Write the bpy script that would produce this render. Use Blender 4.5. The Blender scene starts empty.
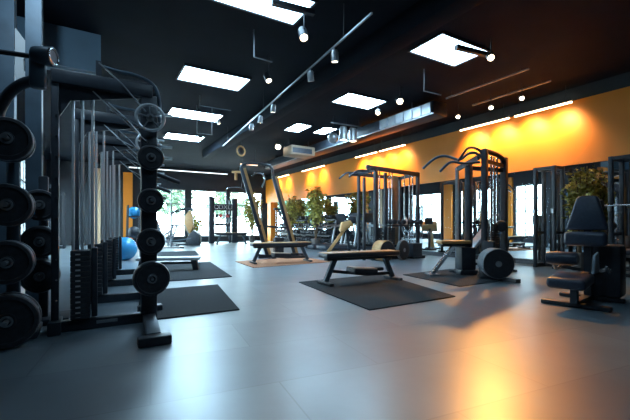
import bpy, bmesh, math, random
from mathutils import Vector as V, Matrix as M, Euler
random.seed(7)
scene = bpy.context.scene
C = scene.collection
PI = math.pi

# ------------------------------------------------------------------ camera model (630 x 420)
F = 370.0
YAW = math.atan(221 / 370)
CA, SA = math.cos(YAW), math.sin(YAW)
HOR = 225.0
def D(px, py, d):
    """point of the room seen at pixel px,py at distance d along the view axis"""
    l = (px - 315) / F * d
    return V((l * CA + d * SA, d * CA - l * SA, 1 + (HOR - py) / F * d))
def P(px, py, z=0.0):
    return D(px, py, F * (z - 1) / (HOR - py))
def onX(px, x):
    k = (px - 315) / F
    d = x / (k * CA + SA)
    return D(px, HOR, d)
def onY(px, y):
    k = (px - 315) / F
    d = y / (CA - k * SA)
    return D(px, HOR, d)

cam_d = bpy.data.cameras.new('camera')
cam = bpy.data.objects.new('camera', cam_d); C.objects.link(cam)
cam_d.sensor_width = 36; cam_d.lens = 36 * F / 630
cam_d.shift_y = (HOR - 210) / 630
cam_d.clip_start = 0.05
cam.location = (0, 0, 1); cam.rotation_euler = (PI / 2, 0, -YAW)
scene.camera = cam

# ------------------------------------------------------------------ materials
def lnk(nt, a, b): nt.links.new(a, b)
def mat(name, col, rough=0.4, metal=0.0, var=0.15, scale=12.0, bump=0.0, spec=0.5, coat=0.0):
    m = bpy.data.materials.new(name); m.use_nodes = True
    nt = m.node_tree; b = nt.nodes['Principled BSDF']
    tc = nt.nodes.new('ShaderNodeTexCoord')
    n = nt.nodes.new('ShaderNodeTexNoise'); n.inputs['Scale'].default_value = scale; n.inputs['Detail'].default_value = 4
    lnk(nt, tc.outputs['Object'], n.inputs['Vector'])
    r = nt.nodes.new('ShaderNodeValToRGB')
    c0 = [max(0, x * (1 - var)) for x in col]; c1 = [min(1, x * (1 + var)) for x in col]
    r.color_ramp.elements[0].position = .3; r.color_ramp.elements[1].position = .7
    r.color_ramp.elements[0].color = (*c0, 1); r.color_ramp.elements[1].color = (*c1, 1)
    lnk(nt, n.outputs['Fac'], r.inputs['Fac']); lnk(nt, r.outputs['Color'], b.inputs['Base Color'])
    b.inputs['Roughness'].default_value = rough; b.inputs['Metallic'].default_value = metal
    b.inputs['Specular IOR Level'].default_value = spec
    b.inputs['Coat Weight'].default_value = coat
    if bump:
        bp = nt.nodes.new('ShaderNodeBump'); bp.inputs['Strength'].default_value = bump; bp.inputs['Distance'].default_value = .01
        n2 = nt.nodes.new('ShaderNodeTexNoise'); n2.inputs['Scale'].default_value = scale * 12
        lnk(nt, tc.outputs['Object'], n2.inputs['Vector'])
        lnk(nt, n2.outputs['Fac'], bp.inputs['Height']); lnk(nt, bp.outputs['Normal'], b.inputs['Normal'])
    return m
def emit(name, col, s):
    m = bpy.data.materials.new(name); m.use_nodes = True
    nt = m.node_tree; nt.nodes.clear()
    e = nt.nodes.new('ShaderNodeEmission'); e.inputs['Color'].default_value = (*col, 1); e.inputs['Strength'].default_value = s
    o = nt.nodes.new('ShaderNodeOutputMaterial'); lnk(nt, e.outputs[0], o.inputs[0])
    return m
COOL = (0.50, 0.78, 1.0); WARM = (1.0, 0.66, 0.30)
m_black = mat('black_powder_coat', (.022, .030, .042), .42, 0, .25, 9, .05, .4)
m_slate = mat('slate_steel', (.05, .085, .12), .45, .2, .2, 5)
m_chrome = mat('brushed_chrome', (.62, .66, .7), .22, 1.0, .08, 20)
m_steel = mat('grey_steel', (.30, .34, .38), .35, .7, .12, 15)
m_rubber = mat('black_rubber', (.022, .028, .038), .5, 0, .3, 25, .15)
m_rim = mat('worn_plate_rim', (.20, .23, .26), .38, .4, .25, 20)
m_pad = mat('black_vinyl_pad', (.025, .032, .045), .33, 0, .15, 30, .1)
m_navy = mat('navy_vinyl_pad', (.03, .045, .075), .34, 0, .15, 30, .08)
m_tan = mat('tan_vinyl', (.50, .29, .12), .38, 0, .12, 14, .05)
m_cream = mat('cream_vinyl', (.62, .55, .47), .3, 0, .08, 14)
m_mat = mat('rubber_floor_mat', (.022, .030, .038), .85, 0, .35, 60, .3, .15)
m_tanmat = mat('tan_floor_mat', (.30, .13, .06), .7, 0, .2, 20, .2)
m_blue = mat('blue_gloss', (.03, .25, .5), .25, 0, .1, 4)
m_red = mat('red_rubber', (.5, .05, .06), .4, 0, .1, 6)
m_rod = mat('polished_rod', (.60, .65, .70), .25, .35, .06, 20)
m_bluegrey = mat('blue_grey_enamel', (.26, .36, .45), .3, 0, .1, 8)
m_white = mat('white_plastic', (.75, .78, .8), .35, 0, .05, 6)
m_leaf = mat('warm_lit_leaf', (.30, .27, .05), .5, 0, .6, 6)  # golden tint puts the warm light on the plants into the leaf colour
m_leafout = mat('outdoor_leaf', (.12, .2, .12), .7, 0, .5, 4)
m_bark = mat('bark', (.12, .075, .04), .8, 0, .3, 20, .3)
m_soil = mat('pot_clay', (.09, .08, .075), .6, 0, .2, 10)
m_ceil = mat('ceiling_paint', (.007, .011, .018), .8, 0, .2, 1.5, .1, .1)
m_wall = mat('dark_wall_paint', (.018, .027, .038), .7, 0, .15, 2)
m_bulk = mat('bulkhead_paint', (.09, .17, .24), .55, 0, .12, 2)
m_orange = mat('orange_wall_paint', (.68, .215, .008), .5, 0, .04, 1.2)
m_tanwall = mat('tan_pillar_paint', (.55, .40, .26), .6, 0, .08, 2)
m_duct = mat('galvanised_duct', (.33, .35, .37), .4, .6, .15, 6)
m_beige = mat('beige_casing', (.26, .19, .13), .5, 0, .08, 6)
m_frame = mat('window_frame_grey', (.16, .19, .21), .45, 0, .1, 8)
m_ground = mat('outdoor_paving', (.45, .45, .43), .8, 0, .15, 2)
e_strip = emit('warm_strip_light', (1.0, .72, .40), 12.0)
e_bulb = emit('spot_bulb', (1.0, .82, .56), 14.0)
e_linear = emit('linear_lamp', (.85, .94, 1.0), 3.0)
e_screen = emit('console_screen', (.35, .55, .7), .6)

def floor_material():
    m = bpy.data.materials.new('vinyl_tile_floor'); m.use_nodes = True
    nt = m.node_tree; b = nt.nodes['Principled BSDF']
    tc = nt.nodes.new('ShaderNodeTexCoord')
    mp = nt.nodes.new('ShaderNodeMapping'); mp.inputs['Rotation'].default_value = (0, 0, .12)
    lnk(nt, tc.outputs['Object'], mp.inputs['Vector'])
    br = nt.nodes.new('ShaderNodeTexBrick'); br.offset = .5
    br.inputs['Scale'].default_value = 1.0; br.inputs['Brick Width'].default_value = 1.5; br.inputs['Row Height'].default_value = .75
    br.inputs['Mortar Size'].default_value = .006; br.inputs['Mortar Smooth'].default_value = .4
    br.inputs['Color1'].default_value = (.075, .115, .15, 1); br.inputs['Color2'].default_value = (.105, .15, .185, 1)
    br.inputs['Mortar'].default_value = (.055, .085, .11, 1)
    lnk(nt, mp.outputs['Vector'], br.inputs['Vector'])
    n = nt.nodes.new('ShaderNodeTexNoise'); n.inputs['Scale'].default_value = 1.1; n.inputs['Detail'].default_value = 6; n.inputs['Roughness'].default_value = .6
    lnk(nt, tc.outputs['Object'], n.inputs['Vector'])
    mx = nt.nodes.new('ShaderNodeMix'); mx.data_type = 'RGBA'; mx.blend_type = 'OVERLAY'; mx.inputs[0].default_value = .55
    lnk(nt, br.outputs['Color'], mx.inputs[6]); lnk(nt, n.outputs['Fac'], mx.inputs[7])
    lnk(nt, mx.outputs[2], b.inputs['Base Color'])
    n3 = nt.nodes.new('ShaderNodeTexNoise'); n3.inputs['Scale'].default_value = .9; n3.inputs['Detail'].default_value = 2
    lnk(nt, tc.outputs['Object'], n3.inputs['Vector'])
    mr = nt.nodes.new('ShaderNodeMapRange'); mr.inputs['To Min'].default_value = .31; mr.inputs['To Max'].default_value = .41
    lnk(nt, n3.outputs['Fac'], mr.inputs['Value']); lnk(nt, mr.outputs[0], b.inputs['Roughness'])
    b.inputs['Specular IOR Level'].default_value = 1.0; b.inputs['IOR'].default_value = 1.75
    return m
m_floor = floor_material()
m_mirror = bpy.data.materials.new('mirror_glass'); m_mirror.use_nodes = True
_b = m_mirror.node_tree.nodes['Principled BSDF']
_b.inputs['Base Color'].default_value = (.72, .78, .8, 1); _b.inputs['Metallic'].default_value = 1; _b.inputs['Roughness'].default_value = .02
def marks_material():
    m = bpy.data.materials.new('striped_markings'); m.use_nodes = True
    nt = m.node_tree; b = nt.nodes['Principled BSDF']
    tc = nt.nodes.new('ShaderNodeTexCoord'); w = nt.nodes.new('ShaderNodeTexWave'); w.bands_direction = 'Z'; w.inputs['Scale'].default_value = 6.283
    lnk(nt, tc.outputs['Object'], w.inputs['Vector'])
    r = nt.nodes.new('ShaderNodeValToRGB'); r.color_ramp.elements[0].position = .75; r.color_ramp.elements[1].position = .82
    r.color_ramp.elements[0].color = (.015, .02, .025, 1); r.color_ramp.elements[1].color = (.4, .42, .45, 1)
    lnk(nt, w.outputs['Fac'], r.inputs['Fac']); lnk(nt, r.outputs['Color'], b.inputs['Base Color'])
    return m
m_marks = marks_material()
def glass_material():
    m = bpy.data.materials.new('window_glass'); m.use_nodes = True
    nt = m.node_tree; nt.nodes.clear()
    t = nt.nodes.new('ShaderNodeBsdfTransparent'); t.inputs[0].default_value = (.9, .96, .97, 1)
    g = nt.nodes.new('ShaderNodeBsdfGlossy'); g.inputs['Roughness'].default_value = .02
    mx = nt.nodes.new('ShaderNodeMixShader'); mx.inputs[0].default_value = .06
    o = nt.nodes.new('ShaderNodeOutputMaterial')
    lnk(nt, t.outputs[0], mx.inputs[1]); lnk(nt, g.outputs[0], mx.inputs[2]); lnk(nt, mx.outputs[0], o.inputs[0])
    return m
m_glass = glass_material()

# ------------------------------------------------------------------ mesh builder
class MB:
    def __init__(s): s.bm = bmesh.new()
    def box(s, c, size, rot=None, bev=0.0, seg=2):
        r = bmesh.ops.create_cube(s.bm, size=1)
        vs = r['verts']
        m = M.Translation(V(c)) @ (rot.to_4x4() if rot is not None else M.Identity(4)) @ M.Diagonal((*size, 1))
        bmesh.ops.transform(s.bm, matrix=m, verts=vs)
        if bev:
            es = list({e for v in vs for e in v.link_edges})
            bmesh.ops.bevel(s.bm, geom=es, offset=bev, segments=seg, profile=.5, affect='EDGES')
        return s
    def bar(s, p0, p1, w, h=None, bev=0.0, up=V((0, 0, 1))):
        """square bar between two points"""
        p0, p1 = V(p0), V(p1); d = p1 - p0; L = d.length; d.normalize()
        if abs(d.dot(up)) > .99: up = V((0, 1, 0))
        x = up.cross(d).normalized(); y = d.cross(x)
        rot = M((x, y, d)).transposed()
        return s.box((p0 + p1) / 2, (w, h or w, L), rot, bev)
    def lathe(s, prof, o, axis=(0, 0, 1), seg=20, caps=True):
        o = V(o); a = V(axis).normalized()
        up = V((0, 0, 1)) if abs(a.z) < .9 else V((1, 0, 0))
        x = up.cross(a).normalized(); y = a.cross(x)
        rings = []
        for r, h in prof:
            if r < 1e-6: rings.append([s.bm.verts.new(o + a * h)])
            else: rings.append([s.bm.verts.new(o + a * h + (x * math.cos(2 * PI * k / seg) + y * math.sin(2 * PI * k / seg)) * r) for k in range(seg)])
        for A, B in zip(rings, rings[1:]):
            for k in range(seg):
                k2 = (k + 1) % seg
                if len(A) == 1 and len(B) == 1: continue
                if len(A) == 1: s.bm.faces.new((A[0], B[k2], B[k]))
                elif len(B) == 1: s.bm.faces.new((A[k], A[k2], B[0]))
                else: s.bm.faces.new((A[k], A[k2], B[k2], B[k]))
        if caps:
            if len(rings[0]) > 2: s.bm.faces.new(list(reversed(rings[0])))
            if len(rings[-1]) > 2: s.bm.faces.new(rings[-1])
        return s
    def cyl(s, p0, p1, r, r1=None, seg=14):
        p0, p1 = V(p0), V(p1); d = p1 - p0
        return s.lathe([(r, 0), (r if r1 is None else r1, d.length)], p0, d, seg)
    def tube(s, pts, r, seg=10, smooth=0, closed=False):
        pts = [V(p) for p in pts]
        for _ in range(smooth):
            q = [pts[0]]
            for a, b in zip(pts, pts[1:]): q += [a * .75 + b * .25, a * .25 + b * .75]
            pts = q + [pts[-1]]
        n = len(pts); rings = []; x = None
        for i in range(n):
            if closed: t = pts[(i + 1) % n] - pts[i - 1]
            else: t = pts[min(i + 1, n - 1)] - pts[max(i - 1, 0)]
            t.normalize()
            if x is None:
                up = V((0, 0, 1)) if abs(t.z) < .9 else V((1, 0, 0))
                x = up.cross(t).normalized()
            else: x = (x - t * x.dot(t)).normalized()
            y = t.cross(x)
            rings.append([s.bm.verts.new(pts[i] + (x * math.cos(2 * PI * k / seg) + y * math.sin(2 * PI * k / seg)) * r) for k in range(seg)])
        pairs = list(zip(rings, rings[1:]))
        if closed: pairs.append((rings[-1], rings[0]))
        for A, B in pairs:
            for k in range(seg):
                k2 = (k + 1) % seg
                s.bm.faces.new((A[k], A[k2], B[k2], B[k]))
        if not closed:
            s.bm.faces.new(list(reversed(rings[0]))); s.bm.faces.new(rings[-1])
        return s
    def ring(s, c, axis, R, r, seg=28, rs=8):
        a = V(axis).normalized(); up = V((0, 0, 1)) if abs(a.z) < .9 else V((1, 0, 0))
        x = up.cross(a).normalized(); y = a.cross(x)
        return s.tube([V(c) + (x * math.cos(2 * PI * k / seg) + y * math.sin(2 * PI * k / seg)) * R for k in range(seg)], r, rs, closed=True)
    def prism(s, poly, ext, bev=0.0, seg=2):
        e = V(ext)
        A = [s.bm.verts.new(V(p)) for p in poly]; B = [s.bm.verts.new(V(p) + e) for p in poly]
        fs = [s.bm.faces.new(list(reversed(A))), s.bm.faces.new(B)]
        n = len(A)
        for k in range(n): fs.append(s.bm.faces.new((A[k], A[(k + 1) % n], B[(k + 1) % n], B[k])))
        bmesh.ops.recalc_face_normals(s.bm, faces=fs)
        if bev:
            bmesh.ops.bevel(s.bm, geom=list({ed for f in fs for ed in f.edges}), offset=bev, segments=seg, profile=.5, affect='EDGES')
        return s
    def sphere(s, c, r, sc=(1, 1, 1), u=20, v=12):
        q = bmesh.ops.create_uvsphere(s.bm, u_segments=u, v_segments=v, radius=r)
        bmesh.ops.transform(s.bm, matrix=M.Translation(V(c)) @ M.Diagonal((*sc, 1)), verts=q['verts'])
        return s
    def leaf(s, p, d, L, w):
        d = V(d).normalized(); u = V((random.uniform(-1, 1), random.uniform(-1, 1), random.uniform(-1, 1)))
        x = d.cross(u).normalized(); n = x.cross(d)
        a = s.bm.verts.new(p); b = s.bm.verts.new(p + d * L * .45 + x * w + n * L * .06)
        c = s.bm.verts.new(p + d * L - n * L * .12); e = s.bm.verts.new(p + d * L * .45 - x * w + n * L * .06)
        m = s.bm.verts.new(p + d * L * .5)
        s.bm.faces.new((a, b, m)); s.bm.faces.new((b, c, m)); s.bm.faces.new((c, e, m)); s.bm.faces.new((e, a, m))
    def build(s, name, m, parent=None, loc=None, ang=38):
        me = bpy.data.meshes.new(name); s.bm.normal_update(); s.bm.to_mesh(me); s.bm.free()
        me.polygons.foreach_set('use_smooth', [True] * len(me.polygons))
        me.set_sharp_from_angle(angle=math.radians(ang))
        if m: me.materials.append(m)
        o = bpy.data.objects.new(name, me); C.objects.link(o)
        if parent: o.parent = parent
        if loc is not None: o.location = loc
        return o

def tag(o, label, cat, group=None):
    o['label'] = label; o['category'] = cat
    if group: o['group'] = group
    return o
def thing(name, label, cat, loc=(0, 0, 0), rz=0.0, group=None):
    o = bpy.data.objects.new(name, None); C.objects.link(o)
    o.location = loc; o.rotation_euler = (0, 0, rz); o.empty_display_size = .1
    return tag(o, label, cat, group)
def struct(o):
    o['kind'] = 'structure'; return o
def copy_tree(o, parent=None):
    c = o.copy(); C.objects.link(c)
    if parent: c.parent = parent
    for ch in [x for x in C.objects if x.parent == o]: copy_tree(ch, c)
    return c
ORD = ['first', 'second', 'third', 'fourth', 'fifth', 'sixth', 'seventh', 'eighth', 'ninth', 'tenth']

# ------------------------------------------------------------------ the room
XL, XR, YF, YB, H = -2.0, 9.6, -4.0, 22.2, 4.2
T = .2
struct(MB().box(((XL + XR) / 2, (YF + YB) / 2, -.1), (XR - XL + 2 * T, YB - YF + 2 * T, .2)).build('floor', m_floor))
struct(MB().box(((XL + XR) / 2, (YF + YB) / 2, H + .1), (XR - XL + 2 * T, YB - YF + 2 * T, .2)).build('ceiling', m_ceil))
# right wall: dark carcass, orange paint band above the mirrors
struct(MB().box((XR + T / 2, (YF + YB) / 2, H / 2), (T, YB - YF, H)).build('wall_right', m_wall))
struct(MB().box((XR - .03, (YF + YB) / 2, 3.14), (.06, YB - YF, 1.48)).build('trim_1', m_orange))
struct(MB().box((XR - .04, (YF + YB) / 2, .06), (.08, YB - YF, .12)).build('baseboard_right', m_black))
struct(MB().box(((XL + XR) / 2, YF - T / 2, H / 2), (XR - XL, T, H)).build('wall_front', m_wall))
def wall_with_windows(name, ax, pos, lo, hi, wins, z0, z1, out, wm):
    """wall in the plane ax=pos, with window openings; out = outward sign"""
    b = MB(); c = pos + out * T / 2
    def bx(a0, a1, q0, q1):
        if a1 - a0 < 1e-4: return
        if ax == 'x': b.box((c, (a0 + a1) / 2, (q0 + q1) / 2), (T, a1 - a0, q1 - q0))
        else: b.box(((a0 + a1) / 2, c, (q0 + q1) / 2), (a1 - a0, T, q1 - q0))
    cur = lo
    for a0, a1 in wins:
        bx(cur, a0, 0, H); bx(a0, a1, 0, z0); bx(a0, a1, z1, H); cur = a1
    bx(cur, hi, 0, H)
    struct(b.build(name, wm))
WN = [0]
def window(ax, pos, a0, a1, z0, z1, out, nm, transom):
    WN[0] += 1
    c = pos + out * T / 2; f = MB(); fw = .06
    def bx(b0, b1, q0, q1, th=.1):
        if ax == 'x': f.box((c, (b0 + b1) / 2, (q0 + q1) / 2), (th, b1 - b0, q1 - q0))
        else: f.box(((b0 + b1) / 2, c, (q0 + q1) / 2), (b1 - b0, th, q1 - q0))
    bx(a0, a0 + fw, z0, z1); bx(a1 - fw, a1, z0, z1); bx(a0 + fw, a1 - fw, z0, z0 + fw); bx(a0 + fw, a1 - fw, z1 - fw, z1)
    for k in range(1, nm):
        q = a0 + (a1 - a0) * k / nm; bx(q - .03, q + .03, z0 + fw, z1 - fw, .08)
    for t in transom: bx(a0 + fw, a1 - fw, t - .03, t + .03, .07)
    o = struct(f.build('window_%d' % WN[0], m_frame))
    g = MB()
    if ax == 'x': g.box((c, (a0 + a1) / 2, (z0 + z1) / 2), (.012, a1 - a0 - .06, z1 - z0 - .06))
    else: g.box(((a0 + a1) / 2, c, (z0 + z1) / 2), (a1 - a0 - .06, .012, z1 - z0 - .06))
    g.build('pane', m_glass, o)
LW = [(10.9, 12.6), (14.0, 16.8), (18.0, 20.8)]
wall_with_windows('wall_left', 'x', XL, YF, YB, LW, .35, 3.3, -1, m_wall)
for a0, a1 in LW: window('x', XL, a0, a1, .35, 3.3, -1, 3, (1.1, 1.8, 2.5))
BW = [(2.2, 4.55), (4.85, 7.0), (7.15, 9.3)]
wall_with_windows('wall_back', 'y', YB, XL, XR, BW, .3, 3.06, 1, m_wall)
for a0, a1 in BW: window('y', YB, a0, a1, .3, 3.06, 1, 3 if a0 < 3 else 2, (2.2, ))
# painted pillars and the dropped bulkhead
struct(MB().box((1.55, YB - .12, 1.9), (.44, .24, 3.8)).build('trim_2', m_orange))
struct(MB().box((.17, YB - .12, 1.95), (.4, .24, 3.9)).build('trim_3', m_tanwall))
for k_, (y0_, y1_) in enumerate(((16.95, 17.6), (12.7, 13.3), (7.9, 8.4))):
    struct(MB().box((XL + .08, (y0_ + y1_) / 2, 1.9), (.16, y1_ - y0_, 3.8)).build('trim_%d' % (9 + k_), m_orange))
struct(MB().box((9.45, 21.2, 1.2), (.22, .5, 2.4)).build('trim_4', m_orange))
struct(MB().box((-.95, 7.35, 3.88), (2.1, .3, .64)).build('trim_5', m_bulk))
struct(MB().box((-.555, 5.0, 2.1), (.14, .14, 4.2)).build('trim_6', m_slate))
struct(MB().box((-.90, 5.45, 2.1), (.24, .16, 4.2)).build('trim_7', m_slate))
struct(MB().box((4.14, 8.0, 4.03), (.34, 16, .34), bev=.03).build('trim_8', m_ceil))

# mirrors
edges = [22.15, 19.6, 16.9, 14.2, 11.4, 9.75, 8.2, 6.65, 5.1, 3.55, 2.0, .45]
mdesc = ['in the far corner beside the orange pillar', 'behind the far end of the dumbbell racks', 'behind the tall plant above the dumbbells',
         'behind the treadmills', 'behind the tan preacher bench', 'left of the functional trainer frame', 'right behind the functional trainer',
         'behind the pull-up tower', 'left of the squat rack posts', 'behind the squat rack and leafy tree', 'at the right edge, behind the leg machine']
for k, ds in enumerate(mdesc):
    a, b = edges[k + 1] + .008, edges[k] - .008
    o = MB().box((XR - .012, (a + b) / 2, 1.26), (.024, b - a, 2.26)).build('wall_mirror', m_mirror)
    tag(o, 'frameless wall mirror panel ' + ds, 'mirror', 'mirror panels on the right wall')

# ------------------------------------------------------------------ outside
gp = MB().box((4, 40, -.35), (90, 60, .1)).build('paving', m_ground); struct(gp); gp.name = 'ground'
g2 = MB().box((-22, 8, -.35), (39.5, 60, .1)); o = struct(g2.build('ground', m_ground)); o.location.z = -.02
def tree(loc, h, r, label, n=420):
    t = thing('tree', label, 'tree', loc, group='trees outside the windows')
    MB().tube([(0, 0, 0), (.05, 0, h * .4), (0, .05, h * .75)], .12, 8, 1).build('trunk', m_bark, t)
    b = MB()
    for k in range(n):
        q = V((random.gauss(0, 1), random.gauss(0, 1), random.gauss(0, 1))).normalized() * r * random.random() ** .4
        b.leaf(V((q.x, q.y, h * .7 + q.z * .9)), (random.gauss(0, 1), random.gauss(0, 1), random.gauss(0, .6)), .5, .16)
    b.build('foliage', m_leafout, t)
tree((4.9, 29, -.3), 5.0, 1.5, 'leafy tree outside the middle back window')
tree((9.5, 30, -.3), 4.2, 1.5, 'leafy tree outside the back window near the orange corner')
tree((2.0, 31, -.3), 3.2, 1.3, 'low leafy tree outside the left back window')

# ------------------------------------------------------------------ ceiling lights
def panel(x0, x1, y0, y1, label, power=80.0):
    t = thing('ceiling_panel_light', label, 'ceiling light', ((x0 + x1) / 2, (y0 + y1) / 2, H), group='square panel lights in the ceiling')
    w, d = x1 - x0, y1 - y0; f = MB()
    f.box((0, d / 2, -.02), (w + .06, .03, .04)); f.box((0, -d / 2, -.02), (w + .06, .03, .04))
    f.box((w / 2 + .015, 0, -.02), (.03, d - .03, .04)); f.box((-w / 2 - .015, 0, -.02), (.03, d - .03, .04))
    f.build('frame', m_black, t)
    MB().box((0, 0, -.015), (w, d - .03, .02)).build('diffuser', emit('panel_light', COOL, power), t)
panel(1.30, 2.70, 4.50, 5.22, 'glowing ceiling panel cut by the top edge of the picture', 11.0)
panel(1.56, 2.92, 7.62, 8.46, 'largest whole glowing ceiling panel left of the track lights', 13.0)
panel(1.82, 3.20, 10.55, 11.36, 'glowing ceiling panel beyond the big left one, a small spot at its end')
panel(2.18, 3.42, 13.5, 14.4, 'farthest of the left row of glowing ceiling panels')
panel(4.95, 6.17, 4.16, 4.93, 'nearest right glowing ceiling panel crossed by a black lamp arm', 8.0)
panel(5.26, 6.44, 7.19, 7.97, 'glowing ceiling panel in the middle right, a bulb beside its corner', 35.0)
panel(5.45, 5.98, 10.2, 11.15, 'small far ceiling panel, left one of the close pair')
panel(6.45, 6.90, 10.1, 10.95, 'small far ceiling panel, right one of the close pair')

panel(1.30, 2.70, 1.45, 2.2, 'added fill panel continuing the left row above the camera side, out of the picture', 9.0)  # added unseen panel, lights the left racks from the front
def spot(loc, dirv, label, L=.17, r=.05, power=25, stem=None, body=None, size=75, col=(1, .78, .5), group='spotlights on the ceiling'):
    """a can spotlight: loc = centre of the mouth"""
    d = V(dirv).normalized(); t = thing('spotlight', label, 'spotlight', loc, group=group)
    MB().lathe([(r * .75, -L), (r, -L * .8), (r, 0), (r * .86, 0), (r * .82, -.02)], (0, 0, 0), d, 18).build('lamp_head', body or m_black, t)
    MB().lathe([(0, -.012), (r * .8, -.012), (r * .8, -.006), (0, -.006)], (0, 0, 0), d, 16).build('bulb', e_bulb, t)
    top = stem if stem is not None else V((loc[0], loc[1], H)) - V(loc)
    MB().tube([-d * L * .7, -d * L * .7 + V((0, 0, .05)) if top is None else V((top[0], top[1], (-d * L * .7).z + .02)), V(top)], .009, 8).build('stem', m_black, t)
    if power:
        l = bpy.data.lights.new('spot_beam', 'SPOT'); l.energy = power * .5; l.spot_size = math.radians(size); l.spot_blend = .6; l.color = col; l.shadow_soft_size = .04
        lo = bpy.data.objects.new('spot_beam', l); C.objects.link(lo); lo.parent = t; lo.location = d * .02
        lo.rotation_euler = d.to_track_quat('-Z', 'Y').to_euler()
def track(p0, p1, name, label, hang=True, w=.035, m=None):
    p0, p1 = V(p0), V(p1)
    t = thing(name, label, 'light track', p0)
    MB().bar((0, 0, 0), p1 - p0, w, w).build('rail', m or m_steel, t)
    if hang:
        for k in (.08, .5, .92):
            q = (p1 - p0) * k
            MB().cyl(q + V((0, 0, w / 2)), V((q.x, q.y, H - p0.z)), .006, seg=6).build('hanger', m_black, t)
ta, tb = P(372, 13, 3.7), P(223, 146, 3.7)
track(ta, tb, 'light_track', 'long silver light track running back over the aisle with five spots', True, .024)
for px, py, ds, hd in [(335, 57, 'nearest spot on the long silver track', (.1, .1, -1)), (311, 79, 'second spot from the near end of the long silver track', (.25, .25, -1)), (273, 110, 'third spot along the long silver track', (0, .2, -1)),
                   (260, 121, 'fourth spot along the long silver track', (0, .2, -1)), (251, 127.5, 'farthest spot on the long silver track', (0, .2, -1))]:
    # point of the track under which the head hangs
    k = min([i / 200 for i in range(201)], key=lambda k: abs((lambda q: 315 + F * (q.x * CA - q.y * SA) / (q.x * SA + q.y * CA) - px)(ta + (tb - ta) * k)))
    q = ta + (tb - ta) * k; loc = q - V((0, 0, .24))
    spot(loc, hd, ds, .17, .055, 30, stem=V((0, 0, .222)), body=m_steel)
spot(P(304, 38, 3.78), (-.15, -.6, -1), 'big black spot hanging below the topmost ceiling panel', .22, .07, 45)
spot(P(269, 81, 3.72), (.1, -.65, -1), 'black spot beside the largest left ceiling panel', .2, .06, 45)
spot(P(219, 124, 3.85), (.3, 0, -1), 'tiny white spot at the end of the middle left ceiling panel', .12, .05, 15, body=m_white)
spot(P(200, 139, 3.85), (-.3, -.6, -1), 'tiny glowing spot at the end of the farthest left ceiling panel', .12, .06, 15)
def arm_spot(a, b, label):
    t = spot(b, (-.25, -.75, -.6), label, .14, .07, 25)
q = P(491, 58, 3.82); spot(q, (-.45, -.5, -.75), 'glowing round spot on a black arm crossing the right ceiling panel', .12, .065, 20)
track(P(456, 47, 4.03), P(488, 55, 4.03), 'light_track', 'short black lamp arm across the nearest right ceiling panel', True, .07, m_black)
track(P(272, 2, 4.03), P(314, 13, 4.03), 'light_track', 'short black lamp arm across the topmost ceiling panel', True, .07, m_black)
spot(P(378, 113.5, 3.85), (-.3, -.4, -.8), 'glowing round spot under the near edge of the middle right panel', .12, .065, 20)
spot(P(400, 101.5, 3.85), (-.45, -.6, -.6), 'brightest round spot right of the middle right ceiling panel', .12, .085, 30)
tr = track((8.37, 6.1, 4.08), (8.37, 4.2, 4.08), 'light_track', 'brown light track near the orange wall with small round spots', True, .03)
for px, py, ds in [(458, 117, 'farthest of three small round spots by the orange wall'), (491, 108, 'middle one of three small round spots by the orange wall'), (522, 98.5, 'nearest of three small round spots by the orange wall')]:
    p_ = P(px, py, 3.86); mid = px == 491
    spot(p_, V((5.1, 3.1, 0)) - p_ if mid else (-.5, -.6, -.6), ds, .1, .06, 1700 if mid else 8, size=60 if mid else 75, col=(1, .43, .09) if mid else (1, .78, .5))
spot(P(278, 147, 3.95), (-.4, -.6, -.7), 'glowing far spot left of the beige air unit', .14, .13, 20)
track((7.36, 6.1, 4.08), (7.36, 4.1, 4.08), 'light_track', 'bare grey rail continuing the air duct towards the camera', True, .03)
spot((-.5, 3.6, 3.95), (-.08, .9, -.6), 'added fill spot out of view at the upper left, in front of the blue bulkhead', .16, .06, 240, size=125, col=(.55, .8, 1))  # added unseen lamp, brightens the bulkhead and the left racks
# silver cans on a bar
bar0, bar1 = P(331, 122.5, 4.0), P(361, 127, 4.0)
track(bar0, bar1, 'lamp_bar', 'short warm-lit bar carrying two silver can lamps', True, .035)
for px, py, ds in [(.40, 140, 'left silver can lamp on the short bar'), (.72, 138, 'right silver can lamp on the short bar')]:
    q = bar0 + (bar1 - bar0) * px; q.z = 3.53
    spot(q, (0, .0, -1), ds, .40, .12, 0, body=m_duct, stem=V((0, 0, .448)))
t = thing('hanging_globe_lamp', 'round grey globe lamp hanging left of the silver cans', 'lamp', P(333, 138, 3.6))
MB().sphere((0, 0, 0), .16).build('globe', m_duct, t); MB().cyl((0, 0, .15), (0, 0, H - 3.598), .012).build('stem', m_black, t)
# thin hung rods and frames
def rod(pts, label):
    t = thing('hanging_rod', label, 'rod', pts[0])
    MB().tube([V(p) - V(pts[0]) for p in pts], .012, 8).build('rod', m_steel, t)
q = P(254, 57, 3.75); rod([V((q.x, q.y, H)), q, P(272, 62, 3.75)], 'thin L-shaped hanging rod right of the largest left ceiling panel')
q = P(424, 91, 3.75); rod([V((q.x, q.y, H)), q, P(441, 95, 3.75)], 'thin L-shaped hanging rod above the silver vent')
t = P(200, 105.5, 3.95); rod([V((t.x, t.y, H)), t, P(231, 110.5, 3.95)], 'thin dark hanging rod above the middle left ceiling panel')
q = P(197, 120, 3.8); q2 = P(212, 122, 3.8)
rod([V((q.x, q.y, H)), q - V((0, 0, .35)), q2 - V((0, 0, .35)), V((q2.x, q2.y, H))], 'thin square hanging frame between two left ceiling panels')
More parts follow.
